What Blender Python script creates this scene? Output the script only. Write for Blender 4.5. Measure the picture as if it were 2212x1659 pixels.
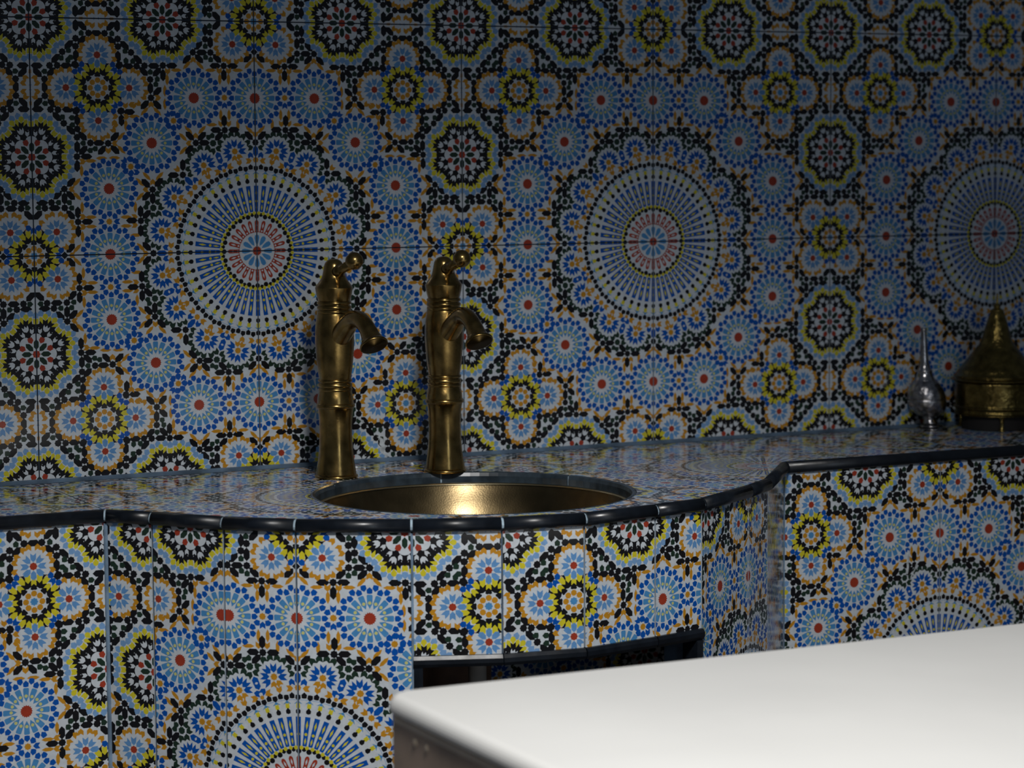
import bpy, bmesh, math, random
from mathutils import Vector, Matrix
from mathutils.geometry import delaunay_2d_cdt

for o in list(bpy.data.objects):
    bpy.data.objects.remove(o, do_unlink=True)
random.seed(7)
SC = bpy.context.scene
COL = SC.collection

# ------------------------------------------------------------------ camera
CAM_POS = Vector((-1.1619, -3.1086, 0.1201))
YAW, PITCH, ROLL = 0.4589, 0.0902, -0.0063
FOCAL_PX = 5400.0
_f = Vector((math.sin(YAW) * math.cos(PITCH), math.cos(YAW) * math.cos(PITCH), -math.sin(PITCH)))
_r = Vector((math.cos(YAW), -math.sin(YAW), 0))
_u = _r.cross(_f)
_r2 = _r * math.cos(ROLL) + _u * math.sin(ROLL)
_u2 = -_r * math.sin(ROLL) + _u * math.cos(ROLL)
cam_d = bpy.data.cameras.new('camera')
cam = bpy.data.objects.new('camera', cam_d)
COL.objects.link(cam)
cam.matrix_world = Matrix(((_r2.x, _u2.x, -_f.x, CAM_POS.x), (_r2.y, _u2.y, -_f.y, CAM_POS.y),
                           (_r2.z, _u2.z, -_f.z, CAM_POS.z), (0, 0, 0, 1)))
cam_d.sensor_fit = 'HORIZONTAL'
cam_d.sensor_width = 36.0
cam_d.lens = FOCAL_PX / 2212.0 * 36.0
cam_d.clip_start = 0.05
cam_d.dof.use_dof = True
cam_d.dof.focus_distance = 3.10
cam_d.dof.aperture_fstop = 5.4
SC.camera = cam

# ------------------------------------------------------------------ light
world = bpy.data.worlds.new('room_ambient')
SC.world = world
world.use_nodes = True
_bg = world.node_tree.nodes['Background']
_bg.inputs[0].default_value = (0.36, 0.44, 0.56, 1)
_bg.inputs[1].default_value = 0.085

def lamp(name, kind, loc, target, energy, color, **kw):
    d = bpy.data.lights.new(name, kind)
    d.energy = energy
    d.color = color
    for k, v in kw.items():
        setattr(d, k, v)
    o = bpy.data.objects.new(name, d)
    COL.objects.link(o)
    o.location = loc
    o.rotation_euler = (Vector(target) - Vector(loc)).to_track_quat('-Z', 'Y').to_euler()
    return o

# ceiling spot over the room, and daylight from a tall opening behind the viewer
lamp('ceiling_spot', 'SPOT', (-0.36, -1.90, 0.95), (0.06, -0.92, -0.72), 116.0, (1.0, 0.98, 0.95),
     shadow_soft_size=0.12, spot_size=math.radians(76), spot_blend=0.85)
lamp('doorway_daylight', 'AREA', (0.10, -4.6, 0.20), (0.1, -0.3, -0.25), 7.0, (0.78, 0.89, 1.0),
     shape='RECTANGLE', size=0.5, size_y=1.9)

SC.view_settings.view_transform = 'Standard'
SC.view_settings.look = 'None'
SC.view_settings.gamma = 1.0
SC.view_settings.use_curve_mapping = False
SC.view_settings.exposure = 0.0

# ------------------------------------------------------------------ materials
def new_mat(name, color, rough=0.4, metal=0.0, spec=0.5, noise=0.0, nscale=40.0, bump=0.0, bscale=25.0,
            rough_var=0.0, coat=0.0, color2=None):
    m = bpy.data.materials.new(name)
    m.use_nodes = True
    nt = m.node_tree
    b = nt.nodes['Principled BSDF']
    b.inputs['Roughness'].default_value = rough
    b.inputs['Metallic'].default_value = metal
    b.inputs['Specular IOR Level'].default_value = spec
    if coat:
        b.inputs['Coat Weight'].default_value = coat
        b.inputs['Coat Roughness'].default_value = 0.08
    c = (*color, 1)
    b.inputs['Base Color'].default_value = c
    tc = nt.nodes.new('ShaderNodeTexCoord')
    if noise > 0 or color2:
        n = nt.nodes.new('ShaderNodeTexNoise')
        n.inputs['Scale'].default_value = nscale
        n.inputs['Detail'].default_value = 5
        nt.links.new(tc.outputs['Object'], n.inputs['Vector'])
        r = nt.nodes.new('ShaderNodeValToRGB')
        r.color_ramp.elements[0].position = 0.35
        r.color_ramp.elements[1].position = 0.65
        k = 1 - noise
        r.color_ramp.elements[0].color = (color[0] * k, color[1] * k, color[2] * k, 1)
        r.color_ramp.elements[1].color = (*(color2 or tuple(min(1, x * (1 + noise)) for x in color)), 1)
        nt.links.new(n.outputs['Fac'], r.inputs['Fac'])
        nt.links.new(r.outputs['Color'], b.inputs['Base Color'])
    if rough_var > 0:
        n3 = nt.nodes.new('ShaderNodeTexNoise')
        n3.inputs['Scale'].default_value = nscale * 0.6
        nt.links.new(tc.outputs['Object'], n3.inputs['Vector'])
        mr = nt.nodes.new('ShaderNodeMapRange')
        mr.inputs['From Min'].default_value = 0.3
        mr.inputs['From Max'].default_value = 0.7
        mr.inputs['To Min'].default_value = max(0.02, rough - rough_var)
        mr.inputs['To Max'].default_value = rough + rough_var
        nt.links.new(n3.outputs['Fac'], mr.inputs['Value'])
        nt.links.new(mr.outputs['Result'], b.inputs['Roughness'])
    if bump > 0:
        n2 = nt.nodes.new('ShaderNodeTexNoise')
        n2.inputs['Scale'].default_value = bscale
        n2.inputs['Detail'].default_value = 3
        nt.links.new(tc.outputs['Object'], n2.inputs['Vector'])
        bp = nt.nodes.new('ShaderNodeBump')
        bp.inputs['Strength'].default_value = bump
        bp.inputs['Distance'].default_value = 0.002
        nt.links.new(n2.outputs['Fac'], bp.inputs['Height'])
        nt.links.new(bp.outputs['Normal'], b.inputs['Normal'])
    return m

GLAZE = {'white': (0.58, 0.63, 0.68), 'black': (0.010, 0.010, 0.012), 'green': (0.016, 0.036, 0.024),
         'blue': (0.004, 0.082, 0.39), 'sky': (0.070, 0.255, 0.53), 'pale': (0.185, 0.345, 0.60),
         'yellow': (0.62, 0.55, 0.03), 'orange': (0.52, 0.245, 0.018), 'red': (0.34, 0.045, 0.022),
         'cream': (0.58, 0.58, 0.22), 'flower': (0.120, 0.290, 0.57)}
SLOTS = list(GLAZE)
MATS = [new_mat('glaze_' + k, GLAZE[k], rough=0.13, spec=0.5, noise=0.06, nscale=160, bump=0.10, bscale=14) for k in SLOTS]
MATS.append(new_mat('tile_bisque', (0.34, 0.40, 0.46), rough=0.6, noise=0.15))
SKIRT = len(MATS) - 1
M_GROUT = new_mat('grout_blue_grey', (0.060, 0.100, 0.160), rough=0.75, noise=0.35, nscale=30)
M_GROUT_W = new_mat('grout_wall', (0.030, 0.048, 0.080), rough=0.75, noise=0.35, nscale=30)
M_GROUT_L = new_mat('grout_light', (0.30, 0.40, 0.48), rough=0.7, noise=0.35, nscale=60)
M_TRIM = new_mat('navy_glaze', (0.006, 0.0085, 0.013), rough=0.33, spec=0.5, noise=0.3, nscale=60, bump=0.12, bscale=40, rough_var=0.07)
M_BRASS = new_mat('antique_brass', (0.31, 0.205, 0.070), rough=0.25, metal=1.0, noise=0.35, nscale=55, bump=0.05, bscale=300, rough_var=0.06)
M_BOWL = new_mat('bronze_bowl', (0.19, 0.140, 0.072), rough=0.27, metal=1.0, noise=0.2, nscale=30, bump=0.06, bscale=500, rough_var=0.05)
M_POT = new_mat('engraved_brass', (0.20, 0.145, 0.045), rough=0.25, metal=1.0, noise=0.35, nscale=90, bump=0.8, bscale=150)
M_POTP = new_mat('plain_brass', (0.30, 0.22, 0.07), rough=0.25, metal=1.0, noise=0.25, nscale=70)
M_SILVER = new_mat('tarnished_silver', (0.40, 0.39, 0.40), rough=0.22, metal=1.0, noise=0.4, nscale=70, bump=0.15, bscale=200)
M_SILVERE = new_mat('engraved_silver', (0.38, 0.37, 0.38), rough=0.22, metal=1.0, noise=0.4, nscale=120, bump=0.9, bscale=160)
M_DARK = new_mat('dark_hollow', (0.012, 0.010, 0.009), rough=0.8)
M_CONC = new_mat('cement_render', (0.16, 0.15, 0.14), rough=0.85, noise=0.3, nscale=20)
M_WOOD = new_mat('brown_board', (0.15, 0.085, 0.055), rough=0.6, noise=0.3, nscale=25)
M_PIPE = new_mat('grey_plastic', (0.85, 0.80, 0.74), rough=0.45, noise=0.1)
M_TTOP = new_mat('white_laminate', (0.82, 0.82, 0.80), rough=0.32, noise=0.02, nscale=6)
M_TEDGE = new_mat('cream_edge', (0.70, 0.58, 0.44), rough=0.35, noise=0.1, nscale=20)
M_TSIDE = new_mat('brown_side', (0.55, 0.41, 0.31), rough=0.5, noise=0.2, nscale=12)
M_FLOOR = new_mat('floor_stone', (0.36, 0.33, 0.30), rough=0.5, noise=0.25, nscale=8)

# ------------------------------------------------------------------ helpers
def mk(name, verts, faces, mats, parent=None, midx=None, smooth=False):
    me = bpy.data.meshes.new(name)
    me.from_pydata(verts, [], faces)
    for m in (mats if isinstance(mats, list) else [mats]):
        me.materials.append(m)
    if midx is not None:
        me.polygons.foreach_set('material_index', midx)
    if smooth:
        me.polygons.foreach_set('use_smooth', [True] * len(me.polygons))
    me.update()
    return link(name, me, parent)

def link(name, me, parent=None):
    o = bpy.data.objects.new(name, me)
    COL.objects.link(o)
    if parent:
        o.parent = parent
    return o

def tag(o, label=None, cat=None, group=None, kind=None):
    if label: o['label'] = label
    if cat: o['category'] = cat
    if group: o['group'] = group
    if kind: o['kind'] = kind
    return o

def empty(name, loc, label, cat, group=None):
    o = bpy.data.objects.new(name, None)
    COL.objects.link(o)
    o.location = loc
    o.empty_display_size = 0.05
    return tag(o, label, cat, group)

def box_mesh(x0, x1, y0, y1, z0, z1):
    v = [(x, y, z) for z in (z0, z1) for y in (y0, y1) for x in (x0, x1)]
    f = [(0, 2, 3, 1), (4, 5, 7, 6), (0, 1, 5, 4), (2, 6, 7, 3), (0, 4, 6, 2), (1, 3, 7, 5)]
    return v, f

def lathe(profile, n=48, lean=None):
    """profile of (radius, z); lean(z) shifts the axis in x"""
    v, f = [], []
    for r, z in profile:
        dx = lean(z) if lean else 0.0
        for i in range(n):
            a = 2 * math.pi * i / n
            v.append((dx + r * math.cos(a), r * math.sin(a), z))
    for k in range(len(profile) - 1):
        for i in range(n):
            j = (i + 1) % n
            f.append((k * n + i, k * n + j, (k + 1) * n + j, (k + 1) * n + i))
    if profile[0][0] > 1e-5: f.append(tuple(range(n - 1, -1, -1)))
    if profile[-1][0] > 1e-5: f.append(tuple((len(profile) - 1) * n + i for i in range(n)))
    return v, f

def smooth_profile(pts, sub=4):
    """Catmull-Rom through points; a point given twice makes a crease"""
    out = []
    for i in range(len(pts) - 1):
        p0 = pts[i - 1] if i > 0 and pts[i - 1] != pts[i] else pts[i]
        p1, p2 = pts[i], pts[i + 1]
        if p1 == p2: continue
        p3 = pts[i + 2] if i + 2 < len(pts) and pts[i + 2] != p2 else p2
        for s in range(sub):
            t = s / sub
            q = []
            for k in range(2):
                a, b, c, d = p0[k], p1[k], p2[k], p3[k]
                q.append(0.5 * (2 * b + (c - a) * t + (2 * a - 5 * b + 4 * c - d) * t * t + (3 * b - a - 3 * c + d) * t ** 3))
            out.append((max(q[0], 0.0004), q[1]))
    out.append(pts[-1])
    return out

def tube(path, radii, n=24, cap=True):
    """swept tube along a list of Vectors"""
    v, f = [], []
    m = len(path)
    prev = None
    for i, p in enumerate(path):
        t = (path[min(i + 1, m - 1)] - path[max(i - 1, 0)]).normalized()
        if prev is None:
            a = Vector((1, 0, 0)) if abs(t.x) < 0.9 else Vector((0, 1, 0))
            side = t.cross(a).normalized()
        else:
            side = (prev - t * prev.dot(t)).normalized()
        prev = side
        up = t.cross(side)
        for k in range(n):
            a = 2 * math.pi * k / n
            q = p + (side * math.cos(a) + up * math.sin(a)) * radii[i]
            v.append(tuple(q))
    for i in range(m - 1):
        for k in range(n):
            j = (k + 1) % n
            f.append((i * n + k, i * n + j, (i + 1) * n + j, (i + 1) * n + k))
    if cap:
        f.append(tuple(range(n - 1, -1, -1)))
        f.append(tuple((m - 1) * n + k for k in range(n)))
    return v, f

# ------------------------------------------------------------------ printed tile pattern (one quarter tile, unit square)
SHAPES = []          # (polygon, colour name), painted in order

def put(poly, col):
    us = [p[0] for p in poly]; vs = [p[1] for p in poly]
    if max(us) < 0.0 or min(us) > 1.0 or max(vs) < 0.0 or min(vs) > 1.0: return
    SHAPES.append((poly, col))

def place(local, c, ang):
    """local x axis turned to ang; ang measured from +v towards +u"""
    s, k = math.sin(ang), math.cos(ang)
    return [(c[0] + x * s + y * k, c[1] + x * k - y * s) for x, y in local]

def star(R, r, n=8, rot=0.0):
    return [((R if i % 2 == 0 else r) * math.cos(math.pi * i / n + rot), (R if i % 2 == 0 else r) * math.sin(math.pi * i / n + rot)) for i in range(2 * n)]
def ngon(R, n=8, rot=0.0):
    return [(R * math.cos(2 * math.pi * i / n + rot), R * math.sin(2 * math.pi * i / n + rot)) for i in range(n)]
def hexa(L=0.0532, W=0.0256, e=0.0132):
    return [(L / 2, 0), (L / 2 - e, W / 2), (-L / 2 + e, W / 2), (-L / 2, 0), (-L / 2 + e, -W / 2), (L / 2 - e, -W / 2)]
def shield(s=1.0):
    s *= 1.10
    return [(a * s, b * s) for a, b in ((.0135, 0), (.004, .0108), (-.0095, .0095), (-.0112, 0), (-.0095, -.0095), (.004, -.0108))]
def arrow(s=1.0, w=1.0):
    s *= 1.12
    return [(a * s, b * s * w) for a, b in ((.0135, 0), (.0035, .0112), (-.0140, .0110), (-.0065, 0), (-.0140, -.0110), (.0035, -.0112))]
def rhomb(s=1.0, flip=1):
    return hexa(.052, .0150, .0150)

def pol(c, r, a):   # a in degrees from +v towards +u
    a = math.radians(a)
    return (c[0] + r * math.sin(a), c[1] + r * math.cos(a))
def ring(c, r, angs, local, col, turn=0.0):
    for a in angs:
        put(place(local, pol(c, r, a), math.radians(a + turn)), col)

A45 = [45 * k for k in range(8)]
A22 = [22.5 + 45 * k for k in range(8)]

def rosette_B(c):
    a16 = [22.5 * k for k in range(16)]
    put(place(star(.0255, .0212, 16), c, 0), 'red')
    for a in a16:
        put(place([(.0375 - .07, 0), (.056 - .07, .0098), (.088 - .07, .0118), (.0925 - .07, .0085), (.0925 - .07, -.0085), (.088 - .07, -.0118), (.056 - .07, -.0098)], pol(c, .07, a), math.radians(a)), 'sky')
        put(place(ngon(.0068, 8, .39), pol(c, .0605, a), math.radians(a)), 'cream')
        put(place([(-.004, 0), (0, .0022), (.004, 0), (0, -.0022)], pol(c, .0605, a + 11.25), math.radians(a + 101.25)), 'cream')
        put(place(shield(.98), pol(c, .1072, a), math.radians(a)), 'blue')
        put(place(shield(.98), pol(c, .1195, a + 11.25), math.radians(a + 11.25 + 180)), 'blue')

def flower_F(c, skip=None):
    put(place(star(.0161, .0134, 8), c, 0), 'red')
    for a in A45:
        put(place([(.0165 - .035, 0), (.0265 - .035, .0103), (.0375 - .035, .0115), (.0520 - .035, .0118), (.0425 - .035, 0), (.0520 - .035, -.0118), (.0375 - .035, -.0115), (.0265 - .035, -.0103)], pol(c, .035, a), math.radians(a)), 'flower')
        for d in (13.7, 31.3):
            if skip is not None and min((a + d - skip) % 360, (skip - a - d) % 360) < 50: continue
            put(place(arrow(.92), pol(c, .0770, a + d), math.radians(a + (0 if d < 20 else 45))), 'orange')

def ring_Y(c, corners=(45, 135, 225, 315), tips=True):
    put(place(ngon(.112, 24), c, 0), 'white')
    put(place(ngon(.084, 32), c, 0), 'black')
    put(place(ngon(.0475, 16), c, 0), 'white')
    for a in A22: put(place(star(.0140, .0065, 6), pol(c, .0510, a), math.radians(a)), 'white')
    put(place(star(.0165, .0130, 8), c, 0), 'sky')
    ring(c, .0325, A45, ngon(.0124, 8, .39), 'orange')
    ring(c, .0590, A45, shield(.98), 'black')
    for a in A22:
        put(place([(-.0125, 0), (-.007, .0125), (.009, .0165), (.004, .0055), (.0135, 0), (.004, -.0055), (.009, -.0165), (-.007, -.0125)], pol(c, .0675, a), math.radians(a)), 'black')
        put(place([(-.012, .0), (.010, .010), (.006, 0), (.010, -.010)], pol(c, .106, a), math.radians(a)), 'black')
        put(place([(-.016, .004), (.014, .004), (.014, -.004), (-.016, -.004)], pol(c, .088, a), math.radians(a)), 'black')
        for d in (-8.3, 8.3):
            put(place([(-.0195, 0), (-.008, .0108), (.013, .0108), (.0155, 0), (.013, -.0108), (-.008, -.0108)], pol(c, .0945, a + d), math.radians(a + d * 2.4)), 'yellow')
    for a in A45:
        put(place([(-.0165, .010), (-.004, .0105), (.010, .008), (.0135, 0), (.010, -.008), (-.004, -.0105), (-.0165, -.010), (-.008, 0)], pol(c, .0790, a), math.radians(a)), 'yellow')
    for a in corners:
        put(place(arrow(1.0), pol(c, .1070, a), math.radians(a)), 'blue')
        put(place(shield(1.0), pol(c, .1200, a - 10.6), math.radians(a - 45)), 'blue')
        put(place(shield(1.0), pol(c, .1200, a + 10.6), math.radians(a + 45)), 'blue')
        if tips: put(place(star(.0161, .0134, 8), pol(c, .1393, a), 0), 'black')

def flower_over_Y(c, cy):
    """the light blue petal of each F flower that reaches into the yellow ring"""
    a = math.degrees(math.atan2(cy[0] - c[0], cy[1] - c[1]))
    for d in (-45, 0, 45):
        put(place([(.0165 - .035, 0), (.0265 - .035, .0103), (.045 - .035, .0118), (.0555 - .035, 0), (.045 - .035, -.0118), (.0265 - .035, -.0103)], pol(c, .035, a + d), math.radians(a + d)), 'flower')

def rosette_G(c):
    # pale shields, then yellow and black petals fanned round eight lobe centres, then white
    for a in A45:
        put(place(shield(1.05), pol(c, .1650, a), math.radians(a)), 'pale')
        put(place([(-.030, 0), (-.004, .0118), (.0125, .0110), (.0080, 0), (.0125, -.0110), (-.004, -.0118)], pol(c, .1400, a), math.radians(a)), 'yellow')
    for a in A22:
        L = pol(c, .1103, a)
        for r, d in ((.1745, -14.9), (.1805, -4.4), (.1805, 4.4), (.1745, 14.9)):
            put(place(shield(1.05), pol(c, r, a + d), math.radians(a + d * 1.5)), 'pale')
        for d in (-67.5, -45, -22.5, 0, 22.5, 45, 67.5):
            dd = math.radians(a + d)
            r = .046
            p = (L[0] + r * math.sin(dd), L[1] + r * math.cos(dd))
            if d in (-22.5, 22.5, 67.5, -67.5):
                p = (L[0] + .0530 * math.sin(dd), L[1] + .0530 * math.cos(dd))
                if abs(d) < 30:
                    put(place([(.0165, 0), (.0125, .0085), (.002, .0122), (-.016, 0), (.002, -.0122), (.0125, -.0085)], p, dd), 'yellow')
                p = (L[0] + .030 * math.sin(dd), L[1] + .030 * math.cos(dd))
                put(place([(.0165, .0112), (.0085, 0), (.0165, -.0112), (-.004, -.0118), (-.020, 0), (-.004, .0118)], p, dd), 'black')
            else:
                put(place([(.0150, 0), (.006, .0095), (-.022, 0), (.006, -.0095)], p, dd), 'yellow')
    for a in A22: put(place(ngon(.030, 14), pol(c, .1085, a), 0), 'black')
    put(place(ngon(.113, 24), c, 0), 'black')
    for a in A45:
        put(place(shield(1.05), pol(c, .1150, a), math.radians(a)), 'black')
        # white inner lobes
        put(place([(-.03, .017), (.0, .0235), (.0075, .014), (.0105, 0), (.0075, -.014), (.0, -.0235), (-.03, -.017)], pol(c, .0785, a), math.radians(a)), 'white')
    put(place(ngon(.079, 16, math.pi / 16), c, 0), 'white')
    for a in A22:
        # white petals of the outer ring
        L = pol(c, .1155, a)
        put(place([(-.0145, 0), (-.008, .0108), (.003, .0142), (.0130, .0135), (.0040, .0058), (.0150, .0001), (.0040, -.0058), (.0130, -.0135), (.003, -.0142), (-.008, -.0108)], L, math.radians(a)), 'white')
        for d in (-12.2, 12.2):
            put(place([(-.0120, 0), (-.003, .0082), (.0120, .0082), (.0055, 0), (.0120, -.0082), (-.003, -.0082)], pol(c, .0985, a + d), math.radians(a + d * 1.9)), 'white')
        put(place([(-.016, 0), (-.002, .012), (.011, 0), (-.002, -.012)], pol(c, .0860, a), math.radians(a)), 'black')
        put(place(shield(1.02), pol(c, .0640, a), math.radians(a + 180)), 'red')
    ring(c, .0415, A45, hexa(.046, .0215, .012), 'green')
    put(place(star(.0185, .0145, 8), c, 0), 'red')

def medallion(c=(0, 0)):
    for k in range(96):
        a, b = 3.75 * k, 3.75 * (k + 1)
        put([pol(c, .3508, a), pol(c, .3508, b), pol(c, .3528, b), pol(c, .3528, a)], 'pale')
    for k in range(96):
        a = 3.75 * k
        put(place(shield(.92), pol(c, .3612 if k % 2 == 0 else .3678, a), math.radians(a + (180 if k % 2 == 0 else 0))), 'black')
    for k in range(48):
        a = 7.5 * k
        R = math.radians(a)
        put(place([(.0105, 0), (-.0045, .0165), (-.001, 0), (-.0045, -.0165)], pol(c, .3400, a), R), 'sky')
        put(place([(.0125, .0070), (.0065, 0), (.0125, -.0070), (-.008, -.0085), (-.012, 0), (-.008, .0085)], pol(c, .3290, a), R), 'yellow')
        put(place([(.0145, 0), (.003, .0098), (-.0075, .0090), (-.0115, 0), (-.0075, -.0090), (.003, -.0098)], pol(c, .3075, a), R), 'black')
        put(place([(.0555, .0105), (.0555, -.0105), (-.0595, -.0082), (-.0595, .0082)], pol(c, .231, a), R), 'blue')
        put(place([(.0185, 0), (0, .0046), (-.0185, 0), (0, -.0046)], pol(c, .2545, a), R), 'yellow')
        put(place(ngon(.0062, 8, .39), pol(c, .2185, a), R), 'yellow')
        put(place([(.014, 0), (0, .0040), (-.014, 0), (0, -.0040)], pol(c, .1915, a), R), 'yellow')
    for k in range(24):
        a = 15 * k
        R = math.radians(a)
        put(place(ngon(.0112, 8, .39), pol(c, .1528, a), R), 'black')
        put(place(ngon(.0098, 6), pol(c, .1590, a + 7.5), R), 'black')
        for d in (3.75, 11.25):
            put(place(ngon(.0086, 6, .5), pol(c, .1662, a + d), math.radians(a + d)), 'yellow')
        put(place([(-.0270, .0107), (-.0205, .0085), (-.008, .0080), (.018, .0092), (.0255, .0052), (.0275, 0), (.0255, -.0052), (.018, -.0092), (-.008, -.0080), (-.0205, -.0085), (-.0270, -.0107)], pol(c, .1085, a), R), 'red')
        put(place([(.0135, 0), (0, .0040), (-.0125, 0), (0, -.0040)], pol(c, .1125, a), R), 'white')
        put(place(ngon(.0042, 8), pol(c, .0895, a), R), 'white')
    for k in range(12):
        a = 30 * k
        put(place([(-.0245, 0), (-.012, .0068), (.008, .0112), (.0195, .0088), (.0235, 0), (.0195, -.0088), (.008, -.0112), (-.012, -.0068)], pol(c, .0490, a), math.radians(a)), 'sky')
    put(place(star(.0225, .0180, 16), c, 0), 'red')

def belt():
    """ring of small flowers round the medallion: eightfold with mirror symmetry"""
    O8 = (.0965, .4360)
    items = []
    def it(local, p, d, col): items.append((local, p, d, col))
    def toward(p, q): return math.atan2(q[0] - p[0], q[1] - p[1])
    def away(p, q): return toward(q, p)
    rad = lambda p: math.atan2(p[0], p[1])
    it(star(.0161, .0134, 8), (0, .475), 0, 'black')
    it(hexa(), (.0305, .5045), math.radians(45), 'black')
    it(arrow(.95), (0, .5095), math.pi, 'orange')
    it(arrow(.92), (.0345, .4760), away((.0345, .4760), O8), 'green')
    it(arrow(.92), (.0240, .4525), away((.0240, .4525), O8), 'green')
    it(hexa(.052, .0235), (0, .4370), 0, 'blue')
    it(star(.0150, .0120, 8), O8, 0, 'orange')
    petal = [(-.0170, 0), (-.0065, .0118), (.0060, .0128), (.0215, .0118), (.0075, 0), (.0215, -.0118), (.0060, -.0128), (-.0065, -.0118)]
    for p in ((.0985, .4690), (.0715, .4610), (.0630, .4370), (.1230, .4595), (.1325, .4360), (.1235, .4130)):
        it(petal, p, away(p, O8), 'blue')
    for p in ((.0575, .5010), (.0830, .5105), (.1130, .5105), (.1390, .5010), (.1640, .4745), (.1710, .4490)):
        it(arrow(1.0), p, away(p, O8), 'green')
    it(hexa(), (.0990, .5300), math.radians(90), 'black')
    it(star(.0161, .0134, 8), (.1410, .5285), 0, 'black')
    it(hexa(), (.1810, .5290), math.radians(90), 'black')
    it(star(.0161, .0134, 8), (.1955, .4720), math.radians(22.5), 'green')
    it(hexa(), (.1680, .5020), math.radians(-45), 'black')
    it(shield(.95), (.1990, .5050), 0, 'green')
    it(hexa(), (.1430, .5690), 0, 'black')
    it(arrow(1.05), (.1740, .4190), rad((.1740, .4190)), 'blue')
    it(arrow(1.0), (.1640, .3955), rad((.1640, .3955)) + math.pi, 'blue')
    it(arrow(.95), (.1420, .3770), math.radians(-35), 'blue')
    it(arrow(.95), (.0245, .4195), math.radians(10), 'blue')
    it(arrow(.95), (.0760, .4125), toward((.0760, .4125), O8), 'orange')
    it(arrow(.90), (.0975, .4065), toward((.0975, .4065), O8), 'orange')
    it(arrow(.92), (.0760, .3870), math.radians(190), 'orange')
    it(arrow(.95), (.0325, .3945), math.radians(-85), 'orange')
    it(star(.0140, .0110, 8), (0, .3985), 0, 'orange')
    it(arrow(1.0), (.1200, .3695), math.radians(120), 'orange')
    it(star(.0095, .0075, 6), (.1460, .3524), 0, 'orange')
    for k in range(8):
        for mir in (0, 1):
            th = math.radians(45 * k)
            for local, p, d, col in items:
                r, a = math.hypot(*p), math.atan2(p[0], p[1])
                if mir: a, dd, loc = -a, -d, [(x, -y) for x, y in local]
                else: dd, loc = d, local
                a += th; dd += th
                q = (r * math.sin(a), r * math.cos(a))
                if -.05 < q[0] < 1.05 and -.05 < q[1] < 1.05:
                    add_once(loc, q, dd, col)

_seen = {}
def add_once(local, p, d, col):
    key = col
    for (x, y) in _seen.get(key, []):
        if abs(x - p[0]) + abs(y - p[1]) < .016: return
    _seen.setdefault(key, []).append(p)
    put(place(local, p, d), col)

LATTICE = """H| .224 .960;H| .201 .907;S .201 .949;S .224 .920;K .203 .977;K .224 .890;H/ .172 .980;H/ .256 .893;S .281 .863
H- .241 .863;S .201 .863;H\\ .171 .838;K .223 .843;K .200 .833;H- .180 .806;S .141 .806;H- .101 .806;H| .141 .766;H/ .309 .833
H\\ .253 .836;O^ .280 .831;R/ .309 .808;R\\ .250 .808;R- .357 .786;R- .202 .787;Ov .162 .785;Ov .119 .785;H- .378 .805;S .417 .805
H- .458 .803;S .499 .803;S .534 .801;H- .573 .800;S .614 .801;H| .617 .970;S .616 .915;S .615 .883;H| .616 .840;H\\ .586 .888
H\\ .529 .829;S .558 .859;K .584 .865;K .581 .824;K .551 .822;H\\ .643 .908;H/ .646 .968;K .641 .938;S .673 .938;H- .710 .938
K .474 .777;H\\ .504 .779;H/ .444 .777;S .475 .745;K .443 .747;H| .417 .764;H| .475 .708;K .450 .725;H/ .444 .694;S .473 .667
H/ .501 .637;H\\ .446 .637;O< .442 .667;O^ .473 .638;R/ .503 .609;R\\ .446 .609;S .611 .606;H- .571 .606;H| .610 .566
Ov .396 .781;R| .399 .745;R| .410 .697;R| .411 .640;R| .160 .749;R| .120 .749;R/ .028 .813;H/ .030 .841;O^ .0 .836;D .0 .868
R- .077 .788;R\\ .307 .530;R/ .245 .530;R- .200 .552;Ov .158 .556;Ov .123 .556;R| .158 .594;R| .120 .594;R| .080 .552;R\\ .028 .531
Ov .586 .585;R- .549 .587;O> .306 .472;O^ .275 .504;R\\ .332 .499;R/ .332 .441;X .140 .669;X .3735 .5690;a^ .140 .704;av .140 .635
a\\ .399 .596;a| .349 .543;b .374 .600;b .343 .570;b .353 .593;b .373 .537;b .404 .568;b .396 .545;R- .085 .552;O^ .637 .560"""

def lattice():
    ang = {'|': 0, '-': 90, '/': -45, '\\': 45, '^': 0, 'v': 180, '<': -90, '>': 90}
    out = []
    for t in LATTICE.replace('\n', ';').split(';'):
        k, x, y = t.split()
        out.append((k, float(x), float(y)))
    ext = list(out)
    for k, x, y in out:     # the corner beyond the yellow ring mirrors about u = .708
        if x > .5 and y > .795 and x < .70:
            k2 = k.replace('/', '@').replace('\\', '/').replace('@', '\\')
            ext.append((k2, 1.416 - x, y))
    for k, x, y in ext:
        for mir in (0, 1):
            p = (y, x) if mir else (x, y)
            d = math.radians(ang.get(k[1:], 0))
            if mir: d = math.pi / 2 - d
            t = k[0]
            if t == 'H': add_once(hexa(), p, d, 'black')
            elif t == 'S': add_once(star(.0161, .0134, 8), p, 0, 'black')
            elif t == 'K': add_once(shield(.98), p, d, 'green')
            elif t == 'O': add_once(arrow(.95), p, d, 'orange')
            elif t == 'D': add_once([(.0165, 0), (0, .0165), (-.0165, 0), (0, -.0165)], p, d, 'black')
            elif t == 'R': add_once(rhomb(.92, -1 if mir else 1), p, d, 'orange')
            elif t == 'X': put(place(star(.0145, .0116, 8), p, 0), 'orange')
            elif t == 'a': add_once(arrow(.95), p, d + math.pi, 'blue')
            elif t == 'b': add_once(shield(.95), p, 0, 'blue')

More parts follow.
